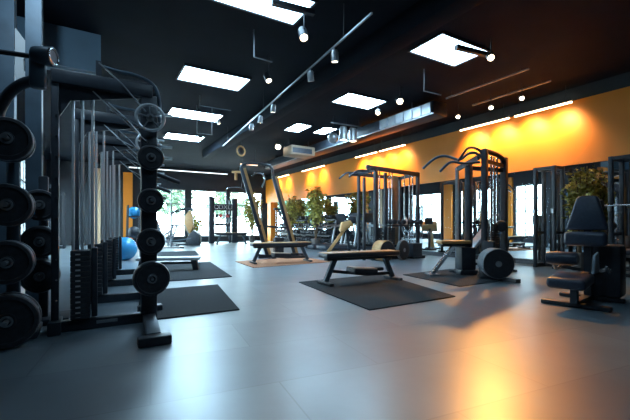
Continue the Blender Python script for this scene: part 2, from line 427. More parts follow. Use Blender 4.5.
# duct with a silver vent
dt = thing('air_duct', 'long black air duct with a silver louvred vent along the ceiling', 'air duct', (7.4, 11.5, 3.9))
MB().box((0, 0, 0), (.5, 10.4, .34), bev=.02).build('casing', m_black, dt)
MB().box((-.255, 0, -.15), (.02, 10.4, .03)).build('edge_highlight', m_duct, dt)  # pale strip stands in for lamp light caught on the lower duct edge
g = MB(); g.box((-.27, -4.2, .0), (.04, 1.9, .26))
g.build('vent', m_duct, dt)
g = MB()
for k in range(7): g.bar((-.295, -4.2 - .93 + k * .31, -.12), (-.295, -4.2 - .93 + k * .31, .12), .03)
g.build('louvre', m_steel, dt)
for k in (-4.5, -1, 4): MB().box((0, k, .235), (.54, .04, .13)).build('hanger', m_black, dt)
u = thing('air_unit', 'beige air unit box hanging under the far ceiling', 'air conditioner', P(299, 152, 3.75))
MB().box((0, 0, 0), (1.0, .7, .34), bev=.03).build('casing', m_beige, u)
MB().box((-.05, -.36, -.02), (.8, .03, .18)).build('grille', m_black, u)
for sx in (-.4, .4): MB().cyl((sx, 0, .17), (sx, 0, H - 3.75), .012).build('hanger', m_black, u)
# hanging ring at the end of the big beam
rp = P(241, 151, 3.66)
t = thing('hanging_ring', 'round wooden ring hanging on a strap at the end of the beam', 'gym ring', rp)
MB().ring((0, 0, 0), (.3, -1, 0), .17, .03).build('ring', m_tan, t)
MB().box((0, 0, .36), (.035, .008, .37)).build('strap', m_black, t)
# warm strips washing the orange wall
def strip(y0, y1, label):
    t = thing('strip_light', label, 'strip light', (9.30, (y0 + y1) / 2, 3.80), group='warm strip lights along the orange wall')
    L = y1 - y0
    MB().box((-.02, 0, .03), (.07, L, .05)).build('housing', m_black, t)
    MB().box((.0, 0, -.012), (.05, L - .02, .03), bev=.008).build('tube', e_strip, t)
    for k in (-.4, .4): MB().cyl((-.02, k * L, .05), (-.02, k * L, .4), .01, seg=8).build('hanger', m_black, t)
    for k in (-.27, .27):
        l = bpy.data.lights.new('wall_washer', 'SPOT'); l.energy = 200; l.spot_size = math.radians(105); l.spot_blend = 1; l.color = (1, .64, .30); l.shadow_soft_size = .12
        lo = bpy.data.objects.new('wall_washer', l); C.objects.link(lo); lo.parent = t; lo.location = (-.28, k * L, -.12)
        lo.rotation_euler = V((1, 0, -.95)).to_track_quat('-Z', 'Y').to_euler()
for y0, y1, ds in [(18.4, 20.6, 'farthest warm strip light near the orange corner'), (14.7, 16.9, 'far warm strip light above the plants'), (10.95, 12.3, 'warm strip light left above the functional trainer'), (9.45, 10.8, 'warm strip light right above the functional trainer'),
               (5.68, 7.2, 'warm strip light above the pull-up tower'), (4.2, 5.55, 'nearest warm strip light at the right')]:
    strip(y0, y1, ds)
def linear(p, L, label, m=e_linear, ax=(1, 0, 0)):
    t = thing('linear_lamp', label, 'linear lamp', p)
    a = V(ax)
    MB().bar(-a * L / 2, a * L / 2, .09, .07).build('housing', m_black, t)
    MB().bar(-a * L / 2 + V((0, 0, -.05)), a * L / 2 + V((0, 0, -.05)), .07, .03).build('tube', m, t)
    for k in (-.4, .4): MB().cyl(a * L * k + V((0, 0, .03)), a * L * k + V((0, 0, H - p[2])), .01, seg=6).build('hanger', m_black, t)
linear((4.0, 20.6, 3.93), 5.0, 'long white linear lamp above the back windows')
e_pink = emit('pink_lamp', (1, .62, .42), 3.0)
q = P(249, 163.5, 3.6); linear(q, .75, 'small pinkish linear lamp above the back windows', e_pink)
q = P(290, 147.5, 4.0); linear(q, .5, 'short white lamp left of the far pair of panels', e_linear)

# ------------------------------------------------------------------ floor mats
def floormat(c, label, m=None):
    c = [V((x, y, 0)) for x, y in c]; ctr = sum(c, V()) / len(c)
    o = MB().prism([p - ctr for p in c], (0, 0, .014), .003, 1).build('floor_mat', m or m_mat, None, ctr)
    tag(o, label, 'floor mat')
floormat([(3.05, 5.66), (2.76, 3.38), (4.32, 3.42), (5.0, 5.72)], 'black rubber mat under the nearest bench')
floormat([(.62, 6.12), (1.77, 6.12), (1.47, 4.19), (.36, 4.2)], 'black rubber mat on the left, nearest to the cable row')
floormat([(.98, 9.8), (2.69, 10.04), (2.28, 6.93), (.75, 6.95)], 'black rubber mat under the low white step')
floormat([(1.8, 14.6), (3.34, 14.58), (2.94, 12.15), (1.6, 12.3)], 'farthest black rubber mat on the left')
floormat([(3.3, 9.75), (3.19, 8.11), (5.5, 8.36), (5.6, 10.2)], 'tan brown mat under the far bench', m_tanmat)
floormat([(5.30, 5.45), (6.9, 5.6), (6.45, 3.98), (5.07, 3.92)], 'black rubber mat under the pull-up tower seat')

# ------------------------------------------------------------------ weight plates and dumbbells
def plate_prof(r, t):
    return [(.027, .004), (r * .3, -.004), (r * .32, .006), (r * .8, .006), (r * .84, -.004), (r * .97, 0), (r, t * .2), (r, t * .8), (r * .97, t), (r * .84, t + .004), (r * .8, t - .006), (r * .32, t - .006), (r * .3, t + .004), (.027, t - .004), (.027, .004)]
def plate(p, r, t, axis, label, group='weight plates on the left storage rack', rim=True):
    o = thing('weight_plate', label, 'weight plate', p, group=group)
    MB().lathe(plate_prof(r, t), (0, 0, 0), axis, 36, False).build('disc', m_rubber, o)
    if rim: MB().lathe([(r + .001, t * .25), (r + .004, t * .35), (r + .004, t * .65), (r + .001, t * .75)], (0, 0, 0), axis, 36, False).build('rim', m_rim, o)
    a = V(axis).normalized()
    MB().lathe([(.028, -.004), (.03, -.010), (.044, -.010), (.046, -.002)], (0, 0, 0), axis, 20, False).build('hub', m_steel, o)
    return o
def dumbbell_mesh():
    b = MB(); r = .075
    b.lathe([(0, -.17), (r * .7, -.17), (r, -.15), (r, -.085), (r * .75, -.07), (.017, -.065), (.02, 0), (.017, .065), (r * .75, .07), (r, .085), (r, .15), (r * .7, .17), (0, .17)], (0, 0, 0), (1, 0, 0), 12)
    o = b.build('dumbbell', m_rubber); return o
DB = dumbbell_mesh(); DB_used = [False]
def dumbbell(p, rz, label, group, s=1.0):
    if not DB_used[0]: o = DB; DB_used[0] = True
    else: o = DB.copy(); C.objects.link(o)
    o.location = p; o.rotation_euler = (0, 0, rz); o.scale = (s, s, s)
    return tag(o, label, 'dumbbell', group)

def dumbbell_rack(c, L, label, which):
    t = thing('dumbbell_rack', label, 'dumbbell rack', c, group='dumbbell racks along the mirror wall')
    tiers = [(.12, -.30), (.48, -.18), (.84, -.05), (1.20, .08)]       # height, x offset (front is -x)
    for s in (-1, 1):
        y = s * (L / 2 - .05)
        b = MB(); b.bar((-.38, y, .03), (.22, y, .03), .07, .06); b.bar((-.30, y, .05), (.16, y, 1.3), .07, .05); b.bar((.2, y, .05), (.16, y, 1.3), .06, .05)
        b.build('upright', m_black, t)
    for z, x in tiers:
        b = MB(); b.bar((x - .10, -L / 2, z + .02), (x - .10, L / 2, z + .02), .03, .05); b.bar((x + .10, -L / 2, z + .05), (x + .10, L / 2, z + .05), .03, .05)
        b.box((x, 0, z + .015), (.2, L, .01)); b.build('shelf', m_black, t)
    n = 10
    for ti, (z, x) in enumerate(tiers):
        for k in range(n):
            s = (1.3, 1.25, 1.2, 1.15)[ti]
            y = c[1] + L / 2 - .21 - k * (L - .42) / (n - 1)
            dumbbell((c[0] + x, y, z + .09 + .075 * s), 0, 'black dumbbell, %s from the far end, %s tier, %s dumbbell rack' % (ORD[k], ('bottom', 'lower', 'upper', 'top')[ti], which),
                     'dumbbells on the racks along the mirror', s)
dumbbell_rack((9.2, 17.75, 0), 2.65, 'four-tier black dumbbell rack near the far orange corner', 'farther')
dumbbell_rack((9.2, 15.0, 0), 2.65, 'four-tier black dumbbell rack under the tall plants', 'nearer')

# ------------------------------------------------------------------ benches
def bench(c, rz, L, top, W, label, name='weight_bench', step=False, topm=None, thin=False):
    t = thing(name, label, 'bench', c, rz)
    sp_ = MB().box((0, 0, top - .05), (L, W, .08), bev=.025, seg=3).build('seat_pad', m_pad, t)
    MB().box((0, 0, top - .008), (L - .02, W - .02, .016), bev=.006).build('top_highlight', topm or m_tan, sp_)  # pale slab paints in the glossy highlight on top of the pad
    MB().box((0, 0, top - .115), (L * .92, .1, .05)).build('frame_rail', m_black, t)
    for s in (-1, 1):
        b = MB(); b.bar((s * (L / 2 - .24), 0, top - .1), (s * (L / 2 - .06), 0, .05), .06, .08)
        b.build('leg', m_slate, t)
        MB().box((s * (L / 2 - .05), 0, .025), (.07, W + .16, .05), bev=.012).build('foot', m_black, t)
    MB().bar((-(L / 2 - .15), 0, .22), ((L / 2 - .3) * .3, 0, .12), .05, .05).build('brace', m_black, t)
    MB().bar(((L / 2 - .3) * .3, 0, .12), (L / 2 - .09, 0, .12), .05, .05).build('brace', m_black, t)
    if step:
        f = MB().box((-.05, -.12, .20), (.46, .3, .10), M.Rotation(.07, 3, 'Y'), .015).build('foot_pedal', m_black, t)
        MB().box((-.05, -.12, .258), (.44, .28, .02), M.Rotation(.07, 3, 'Y'), .006).build('tread', m_cream, f)
        MB().box((.34, .05, .2), (.3, .14, .06), bev=.015).build('ankle_pad', m_black, t)
    return t
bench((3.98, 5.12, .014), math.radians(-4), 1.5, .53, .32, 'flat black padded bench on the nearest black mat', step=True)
bench((4.25, 8.85, .014), math.radians(-6), 1.62, .53, .34, 'flat bench with painted pale top highlight on the tan mat', topm=m_tan, step=True)
bench((6.2, 18.9, 0), math.radians(-10), 1.6, .6, .4, 'bench with painted tan top highlight in front of the back window columns', topm=m_tan)
s = thing('step_platform', 'low step platform with white top on the left black mat', 'step', (1.42, 8.62, .014), math.radians(-18))
MB().box((0, 0, .25), (1.3, .36, .07), bev=.02).build('top_board', m_white, s)
for k in (-1, 1): MB().prism([(k * .63, -.18, 0), (k * .63, .18, 0), (k * .58, .16, .215), (k * .58, -.16, .215)], (-k * .12, 0, 0), .012).build('leg', m_black, s)
MB().box((0, 0, .15), (1.0, .06, .05)).build('frame_rail', m_black, s)

# ------------------------------------------------------------------ left row of cable stations
def station(x, y, label, near=False, w=.80, hgt=2.38):
    """x,y = foot of the right upright; the frame runs to the left (-x)"""
    t = thing('cable_station', label, 'cable machine', (x, y, 0), group='cable machines along the left side')
    uw = .15 if near else .10
    MB().box((0, 0, hgt / 2 - .01), (uw, .10, hgt - .06), bev=.01).build('upright', m_black, t)
    b = MB(); b.box((-w, 0, hgt / 2 + .06), (.06, .09, hgt + .0), bev=.006); b.box((-w, 0, .06), (.10, .3, .12), bev=.01); b.build('upright', m_black, t)
    if near:
        b = MB()
        for k in range(10): b.cyl((-w + .012, -.046, .30 + k * .19), (-w + .012, -.054, .30 + k * .19), .009, seg=10)
        b.build('bolt', m_chrome, t)
        MB().box((-w + .42, -.046, .062), (.18, .012, .03), bev=.003).build('badge', m_steel, t)
    MB().box((-w / 2, 0, .05), (w, .09, .10), bev=.008).build('base_beam', m_black, t)
    # front rail and foot
    MB().bar((-.0, 0, .05), (-.06, -.80, .045), .12, .07, .008).build('front_rail', m_black, t)
    MB().box((-.055, -.86, .04), (.26, .11, .08), bev=.015).build('foot', m_black, t)
    MB().prism([(-.11, -.81, .075), (.0, -.81, .075), (.03, -.4, .09), (-.07, -.4, .09)], (0, 0, .012)).build('foot_plate', m_slate, t)
    MB().box((-w / 2, 0, hgt), (w + .06, .12, .13), bev=.01).build('top_beam', m_black, t)
    MB().prism([(-w, .0, hgt - .06), (-w, .0, hgt - .42), (-w + .12, 0, hgt - .2), (-.3, 0, hgt - .12), (-.05, 0, hgt - .06)], (0, .03, 0)).build('gusset', m_black, t)
    # weight stack with its rods
    sx, sy = -.60, .02
    st = MB()
    for k in range(13): st.box((sx, sy, .135 + k * .05), (.16, .20, .046), bev=.004, seg=1)
    st.build('weight_stack', m_rubber, t)
    MB().box((sx - .02, sy - .103, .43), (.04, .006, .6)).build('plate_markings', m_marks, t)
    MB().box((sx + .115, sy, .45), (.05, .16, .66), bev=.01).build('stack_guard', m_black, t)
    for dx in (-.06, .015, .10): MB().cyl((sx + dx, sy, .1), (sx + dx, sy, hgt - .06), .014, seg=10).build('guide_rod', m_rod, t)
    # cables and the curved top tube
    MB().tube([(-.45, -.03, hgt + .2), (-.25, -.06, hgt + .02), (-.04, -.10, 2.15)], .008, 6).build('cable', m_steel, t)
    MB().tube([(-.50, -.07, hgt - .1), (-.02, -.08, 1.84)], .006, 6).build('cable', m_steel, t)
    MB().tube([(-.36, -.07, hgt - .25), (-.06, -.09, 1.98)], .006, 6).build('cable', m_steel, t)
    MB().tube([(-.47, .0, hgt + .19), (-.30, 0, hgt + .16), (-.12, 0, hgt + .16), (.06, .0, hgt + .1), (.11, 0, hgt - .08), (.105, 0, 2.08)], .018, 8, 2).build('curved_tube', m_slate, t)
    MB().bar((-.45, 0, hgt + .04), (-.45, 0, hgt + .22), .05, .05).build('post', m_black, t)
    # pulley wheel
    MB().ring((0, -.12, 2.09), (0, 1, 0), .13, .016, 32, 8).build('pulley_wheel', m_rod, t)
    sp = MB()
    for k in range(5):
        a = 2 * PI * k / 5 + .4
        sp.bar((.02 * math.cos(a), -.12, 2.09 + .02 * math.sin(a)), (.122 * math.cos(a), -.12, 2.09 + .122 * math.sin(a)), .012, .04, up=V((0, 1, 0)))
    sp.lathe([(.04, -.012), (.04, .012)], (0, -.12, 2.09), (0, 1, 0), 16); sp.build('spoke', m_steel, t)
    MB().lathe([(.016, -.03), (.016, .10)], (0, -.12, 2.09), (0, 1, 0), 12).build('axle', m_chrome, t)
    for z in (2.17, 1.71, 1.83):
        p = MB(); p.cyl((.06, 0, z), (.23, 0, z), .016, seg=10); p.lathe([(.03, 0), (.036, .025), (.03, .05)], (.075, 0, z), (1, 0, 0), 12); p.build('peg', m_rod, t)
    MB().cyl((.05, .03, 1.55), (.32, .10, 1.47), .024, seg=10).build('handle', m_black, t)
    for z in (1.69, 1.25, .83, .46): MB().cyl((.01, -.04, z), (.01, -.22, z), .016, seg=10).build('storage_peg', m_steel, t)
    return t
S0 = (.49, 4.2)
station(*S0, 'nearest black cable machine with spoked pulley wheel and round plates on its post', True)
for z, r, th, ds in ((1.69, .125, .04, 'topmost round black plate below the spoked pulley wheel'), (1.25, .122, .04, 'second round black plate down the near machine post'),
                     (.83, .133, .045, 'third round black plate down the near machine post'), (.46, .172, .13, 'thick bottom black plate on the near machine post')):
    plate((S0[0] + .01, S0[1] - .062 - th, z), r, th, (0, 1, 0), ds, 'plates on the near machine post')
for x, y, ds in ((.61, 5.5, 'second cable machine in the left row, behind the nearest'), (.77, 6.9, 'third cable machine in the left row'), (.94, 8.4, 'farthest cable machine in the left row')):
    station(x, y, ds)

# ------------------------------------------------------------------ left plate storage
R0 = D(8, 225, 3.0)
t = thing('plate_storage_rack', 'dark storage rack at the left edge carrying stacked weight plates and a thick arch', 'plate rack', (R0.x, R0.y + .25, 0))
MB().box((0, 0, .95), (.09, .09, 1.9), bev=.01).build('post', m_slate, t)
MB().box((-.04, .16, .03), (.42, .42, .06), bev=.01).build('base', m_black, t)
for z in (1.69, 1.16, .70, .23): MB().cyl((0, -.04, z), (0, -.42, z), .02, seg=12).build('peg', m_steel, t)
def L(p): return p - V((R0.x, R0.y + .25, 0))
MB().tube([V((-.05, .03, 1.80)), L(D(-4, 118, 3.24)), L(D(6, 96, 3.24)), L(D(20, 84, 3.2)), L(D(36, 80, 3.12)), L(D(42, 80, 3.08))], .045, 12, 2).build('arch', m_black, t)
MB().cyl(L(D(-12, 50, 2.95)), L(D(36, 57, 3.0)), .02, seg=12).build('cross_bar', m_black, t)
MB().box(L(D(38, 70, 3.02)), (.11, .11, .3), bev=.02).build('housing', m_slate, t)
MB().lathe([(.07, 0), (.075, .02), (.075, .12), (.06, .14)], L(D(35, 56, 3.0)), (.9, -.43, 0), 20).build('sleeve', m_slate, t)
MB().ring(L(D(35, 56, 3.0)) + V((.9, -.43, 0)).normalized() * .14, (.9, -.43, 0), .062, .009).build('end_ring', m_chrome, t)
names = ['top', 'second', 'third', 'bottom']
for i, (z, r) in enumerate(((1.69, .17), (1.16, .168), (.70, .172), (.23, .212))):
    for k in range(3):
        th = .045
        plate((R0.x, R0.y - .07 + k * .062, z), r - .004 * (k == 1), th, (0, 1, 0),
              '%s black plate on the %s peg of the rack at the left edge' % (('front', 'middle', 'rear')[k], names[i]))
R1 = D(35, 225, 3.62)
t = thing('plate_storage_rack', 'second plate rack behind, between blue steel columns and the cable row', 'plate rack', (R1.x + .05, R1.y + .2, 0))
MB().box((0, 0, .75), (.08, .08, 1.5), bev=.01).build('post', m_black, t)
MB().box((0, 0, .03), (.45, .4, .06), bev=.01).build('base', m_black, t)
for z in (1.19, .84, .51): MB().cyl((0, -.03, z), (0, -.4, z), .02, seg=12).build('peg', m_steel, t)
for i, (z, r) in enumerate(((1.19, .145), (.84, .15), (.51, .155))):
    for k in range(3):
        plate((R1.x + .05, R1.y - .16 + k * .075, z), r, .05, (0, 1, 0), '%s plate on the %s peg of the second rack from the left edge' % (('front', 'middle', 'rear')[k], ('top', 'middle', 'lowest')[i]),
              'weight plates on the second storage rack')
o = MB().box((0, 0, 0), (.10, .010, .06), bev=.003).build('label_tag', m_blue, None, (R1.x - .03, R1.y - .178, 1.13)); tag(o, 'blue tag on the front plate of the second rack', 'tag')
# pale bracket fin on the column
fin = [(15, 28), (21, 36), (28, 45), (28, 53), (23, 60), (23, 70), (29, 80), (18, 83), (15, 75)]
o = MB().prism([D(x, y, 3.97) for x, y in fin], (.01, .02, 0)).build('steel_bracket', m_white)
ctr = sum((v.co for v in o.data.vertices), V()) / len(o.data.vertices)
for v in o.data.vertices: v.co -= ctr
o.location = ctr; tag(o, 'pale steel bracket plate on the blue column at upper left', 'bracket')

# ------------------------------------------------------------------ balls
bp = P(125, 261, 0)
o = MB().sphere((0, 0, 0), .33, u=32, v=20).build('exercise_ball', m_blue, None, (bp.x, bp.y + .2, .33)); tag(o, 'big blue exercise ball on the floor behind the cable row', 'exercise ball')
q = D(133, 225, 10.6)
t = thing('ball_rack', 'black ball stand behind the cable row holding a blue ball', 'rack', (q.x + .08, q.y + .7, 0))
for sx, sy in ((-.2, -.2), (.2, -.2), (-.2, .2), (.2, .2)): MB().bar((sx, sy, 0), (sx * .8, sy * .8, 1.6), .04, .04).build('leg', m_black, t)
for z in (.65, 1.25): MB().ring((0, 0, z), (0, 0, 1), .16, .02).box((0, .17, z), (.36, .03, .03)).box((0, -.17, z), (.36, .03, .03)).build('ring_shelf', m_black, t)
o = MB().sphere((0, 0, 0), .18, u=28, v=16).build('medicine_ball', m_blue, None, (q.x + .08, q.y + .7, 1.25 + .125)); tag(o, 'small blue ball held up on the black stand', 'ball')
o = MB().sphere((0, 0, 0), .18, u=28, v=16).build('medicine_ball', m_rubber, None, (q.x + .08, q.y + .7, .65 + .125)); tag(o, 'black ball on the lower ring of the black stand', 'ball')

# ------------------------------------------------------------------ functional trainer by the orange wall
def drum(parent, p, axis, r, th, mrim, nm='plate_drum'):
    d = MB().lathe([(0, 0), (r * .3, -.01), (r * .94, 0), (r * .96, .005)], p, axis, 32, False).build(nm, m_rubber, parent)
    MB().lathe([(r * .96, .002), (r, .015), (r, th - .015), (r * .96, th)], p, axis, 32, True).build('rim', mrim, d)
    MB().lathe([(r * .16, -.02), (r * .2, -.018), (r * .2, .0), (r * .16, .0)], p, axis, 16).build('hub', m_steel, d)
def trainer():
    t = thing('functional_trainer', 'tall black multi-station cable trainer with pull-up bars before the orange wall', 'gym machine', (6.87, 8.14, 0), math.radians(2))
    W, Dp, Hh = 1.73, .75, 2.62
    for x, y, w in ((0, 0, .1), (W, 0, .09), (.0, Dp, .08), (W, Dp, .08), (.42, .05, .08)):
        MB().bar((x, y, 0), (x, y, Hh if y == 0 else Hh - .1), w, w, .008).build('upright', m_black, t)
    MB().bar((-.3, .15, 0), (-.3, .15, 2.35), .07, .07, .008).build('upright', m_black, t)
    MB().bar((-.35, 0, Hh), (W + .05, 0, Hh - .06), .09, .12, .01).build('top_beam', m_black, t)
    MB().bar((-.35, Dp, Hh - .1), (W + .05, Dp, Hh - .1), .08, .1).build('top_beam', m_black, t)
    for x in (0, W): MB().bar((x, 0, Hh - .03), (x, Dp, Hh - .1), .08, .1).build('side_beam', m_black, t)
    for y in (0, Dp): MB().box((W / 2, y, .05), (W + .3, .1, .1), bev=.01).build('base_beam', m_black, t)
    for x in (0, W): MB().box((x, Dp / 2, .05), (.1, Dp + .3, .1), bev=.01).build('base_beam', m_black, t)
    for x, y in ((.13, .1), (.24, .1), (.62, .1), (.74, .1), (1.28, .12), (1.5, .12), (1.62, .1)):
        MB().cyl((x, y, .12), (x, y, Hh - .06), .02, seg=10).build('guide_rod', m_chrome, t)
    MB().box((1.05, .3, 1.45), (.26, .06, 2.1), bev=.01).build('shroud', mat('brown_shroud', (.22, .15, .09), .35), t)
    for x in (.18, .68):
        s = MB()
        for k in range(16): s.box((x, .12, .15 + k * .05), (.26, .14, .045), bev=.003, seg=1)
        s.build('weight_stack', m_rubber, t)
    # pull-up bars reaching to the left
    for y in (-.12, .32):
        MB().tube([(.05, y * .5 + .05, 2.5), (-.25, y, 2.62), (-.5, y, 2.44), (-.75, y, 2.5), (-1.05, y, 2.28)], .024, 10, 2).build('pull_up_bar', m_black, t)
    MB().bar((-.6, -.12, 2.46), (-.6, .32, 2.46), .05, .05).build('cross_bar', m_black, t)
    # shelf bar with dumbbells handled below
    MB().box((.95, -.15, .98), (1.45, .16, .06), bev=.01).build('shelf_bar', m_black, t)
    drum(t, (.02, -.46, .29), (-.05, 1, 0), .285, .34, m_tan)  # tan rim colour stands in for warm light on the drum
    drum(t, (.78, -.35, .28), (-.2, 1, 0), .29, .1, m_rim)
    MB().box((1.35, -.2, .26), (.4, .3, .4), bev=.02).build('motor_box', m_black, t)
    MB().box((1.5, -.2, .04), (.5, .16, .08)).build('base_foot', m_black, t)
    return t
trainer()
for k, x in enumerate((7.35, 7.72, 8.09, 8.43)):
    dumbbell((x, 8.14 - .175 + (x - 6.87) * .035, 1.013 + .075), math.radians(78), 'black dumbbell on the trainer shelf bar, %s from left' % ORD[k], 'dumbbells on the trainer shelf', .98)
o = MB().lathe([(0, 0), (.05, 0), (.055, .02), (.055, .15), (.02, .2), (.022, .23), (0, .23)], (0, 0, 0), (0, 0, 1), 16).build('water_bottle', m_cream, None, (7.91, 8.02, 1.012)); tag(o, 'pale water bottle standing on the trainer shelf bar', 'bottle')

# ------------------------------------------------------------------ pull-up tower with seat
def tower():
    rz = math.radians(13)
    t = thing('pull_up_tower', 'black pull-up cable tower with round drum, tan seat and silver slanted leg', 'gym machine', (6.44, 4.43, 0), rz)
    Hh = 2.42
    MB().bar((0, 0, 0), (0, 0, Hh + .04), .10, .10, .008).build('upright', m_black, t)
    MB().bar((1.02, 0, 0), (1.02, 0, Hh), .13, .12, .008).build('upright', m_black, t)
    MB().bar((.12, .36, 0), (.12, .36, 2.22), .13, .11, .008).build('upright', m_black, t)
    MB().bar((.25, .66, 0), (.25, .66, 2.2), .06, .06).build('upright', m_steel, t)
    MB().tube([(0, 0, Hh), (.6, 0, Hh + .02), (.98, 0, Hh - .04), (1.04, 0, Hh - .3)], .05, 10, 1).build('top_beam', m_black, t)
    MB().bar((.04, 0, Hh - .18), (.96, 0, Hh - .18), .05, .07).build('cross_beam', m_black, t)
    MB().bar((0, 0, Hh - .05), (.16, .6, 2.16), .07, .08).build('side_beam', m_black, t)
    MB().bar((.12, .36, 2.15), (1.0, .02, 2.15), .06, .08).build('side_beam', m_black, t)
    for x in (.42, .56, .74): MB().cyl((x, .04, .1), (x, .04, Hh - .04), .02, seg=10).build('guide_rod', m_chrome, t)
    MB().box((.5, .02, .04), (1.3, .12, .08), bev=.01).build('base_beam', m_black, t)
    MB().box((.2, .36, .04), (.12, .85, .08), bev=.01).build('base_beam', m_black, t)
    MB().bar((1.02, 0, .05), (1.35, -.12, .02), .08, .04).build('foot', m_black, t)
    MB().bar((-.05, -.1, .04), (-.4, -.72, .04), .1, .07).build('foot', m_black, t)
    s = MB()
    for k in range(18): s.box((.58, .04, .15 + k * .05), (.3, .12, .045), bev=.003, seg=1)
    s.build('weight_stack', m_rubber, t)
    # pull up bars
    inv = (M.Translation((6.44, 4.43, 0)) @ M.Rotation(rz, 4, 'Z')).inverted()
    def q(*l): return [inv @ D(*p) for p in l]
    MB().tube(q((481, 156, 7.15), (474, 152, 7.2), (467, 154, 7.25), (460, 161, 7.4), (448, 156, 7.5), (439, 156, 7.6), (431, 161, 7.7), (423, 168.5, 7.7)), .026, 10, 2).build('pull_up_bar', m_slate, t)
    MB().tube(q((480, 162, 7.1), (464, 164, 7.15), (453, 161, 7.2), (447, 164, 7.25), (440, 171.5, 7.25)), .025, 10, 2).build('pull_up_bar', m_slate, t)
    MB().tube(q((484, 155, 7.1), (477, 148, 7.15), (468, 147, 7.25), (463, 154, 7.32), (458, 161, 7.38)), .024, 10, 2).build('grip', m_black, t)
    MB().bar((-.1, .08, 2.28), (.2, .62, 2.16), .05, .06).build('link_arm', m_black, t)
    # handles to the right
    for z, L2, r in ((1.74, .5, .018), (.95, .62, .022)): MB().cyl((1.0, -.08, z), (1.0 + L2, .02, z), r, seg=12).build('handle', m_chrome, t)
    MB().lathe([(.1, 0), (.115, .015), (.115, .05), (.1, .065)], (.6, -.08, .98), (1, 0, 0), 24).build('pulley_wheel', m_rubber, t)
    # drum
    drum(t, (-.40, -.40, .31), (.8, .6, 0), .27, .36, m_rim)
    MB().box((-.12, -.2, .12), (.5, .34, .2), bev=.02).build('drum_base', m_black, t)
    MB().box((-.02, -.1, .45), (.14, .2, .5), bev=.02).build('drum_mount', m_black, t)
    return t
tower()
tw = [o for o in C.objects if o.name == 'pull_up_tower'][0]
sb = bpy.data.objects.new('seat_place', None); C.objects.link(sb)
MB().box((.12, 0, .66), (.62, .3, .07), bev=.025, seg=3).build('seat_pad', m_tan, sb)
MB().box((.12, 0, .60), (.56, .24, .05), bev=.01).build('seat_base', m_black, sb)
MB().bar((.12, 0, .58), (-.32, .0, .03), .09, .06).build('leg', m_chrome, sb)
MB().box((-.32, 0, .022), (.2, .3, .02)).build('foot', m_slate, sb)
MB().box((.38, 0, .33), (.30, .26, .46), bev=.03).build('housing', m_black, sb)
MB().box((.38, 0, .062), (.36, .3, .09), bev=.01).build('base', m_black, sb)
mt = (M.Translation(tw.location) @ M.Rotation(math.radians(13), 4, 'Z')).inverted() @ M.Translation((6.08, 5.0, 0)) @ M.Rotation(math.radians(-26), 4, 'Z')
for ch in [o for o in C.objects if o.parent == sb]:
    ch.parent = tw; ch.matrix_basis = mt
bpy.data.objects.remove(sb)

# ------------------------------------------------------------------ leg extension machine
def leg_machine():
    t = thing('leg_extension_machine', 'black and navy padded seated leg machine at the right', 'gym machine', (5.12, 2.26, 0), math.radians(10))
    # local: faces -x
    MB().box((-.10, 0, .03), (.09, .72, .055), bev=.012).build('foot', m_black, t)
    MB().box((.62, 0, .03), (.09, .72, .055), bev=.012).build('foot', m_black, t)
    MB().bar((-.1, 0, .05), (.62, 0, .05), .09, .06).build('base_beam', m_black, t)
    MB().bar((-.12, 0, .05), (-.12, 0, .27), .09, .07).build('post', m_slate, t)
    MB().box((-.16, .03, .325), (.46, .40, .13), M.Rotation(-.10, 3, 'Y'), .045, 4).build('seat_pad', m_navy, t)
    MB().bar((-.1, 0, .26), (.38, 0, .36), .08, .07).build('seat_beam', m_black, t)
    bp_ = MB().prism([(.36, -.235, .93), (.36, .235, .93), (.41, .12, 1.36), (.41, .08, 1.385), (.41, -.08, 1.385), (.41, -.12, 1.36)], (.09, 0, .0), .03, 3)
    bp_.build('back_pad', m_navy, t)
    MB().box((.35, 0, .82), (.14, .47, .19), bev=.055, seg=4).build('lumbar_pad', m_navy, t)
    MB().bar((.5, 0, .05), (.48, 0, 1.25), .09, .08).build('back_post', m_black, t)
    MB().lathe([(.03, 0), (.075, .015), (.085, .06), (.085, .30), (.075, .345), (.03, .36)], (.07, .0, .575), (-.1, 1, 0), 20).build('roller_pad', m_navy, t)
    MB().bar((.08, .18, .575), (.45, .18, .50), .05, .05).build('roller_arm', m_black, t)
    MB().prism([(.10, -.12, .40), (.16, -.12, .62), (.34, -.12, .66), (.36, -.12, .40)], (0, -.03, 0), .008).build('side_plate', m_bluegrey, t)
    MB().box((.72, -.16, .40), (.34, .34, .68), bev=.04).build('weight_housing', m_black, t)
    MB().tube([(.3, -.26, .45), (.15, -.28, .42), (.05, -.28, .5)], .018, 10, 1).build('hand_grip', m_chrome, t)
    MB().tube([(.3, .26, .45), (.15, .28, .42), (.05, .28, .5)], .018, 10, 1).build('hand_grip', m_chrome, t)
    MB().bar((.3, -.27, .45), (.5, -.1, .4), .04, .04).build('grip_arm', m_black, t)
    MB().bar((.3, .27, .45), (.5, .1, .4), .04, .04).build('grip_arm', m_black, t)
leg_machine()
b = thing('low_machine_bench', 'dark low bench with pale edge at the right border', 'bench', (6.55, 2.0, 0), math.radians(10))
MB().box((0, 0, .62), (.5, 1.2, .07), bev=.02).build('seat_pad', m_pad, b)
MB().box((0, 0, .57), (.52, 1.22, .03)).build('edge_trim', m_steel, b)
for sx, sy in ((-.2, -.5), (.2, -.5), (-.2, .5), (.2, .5)): MB().bar((sx, sy, 0), (sx, sy, .56), .06, .06).build('leg', m_black, b)
MB().box((0, 0, .3), (.36, .9, .05)).build('shelf', m_black, b)

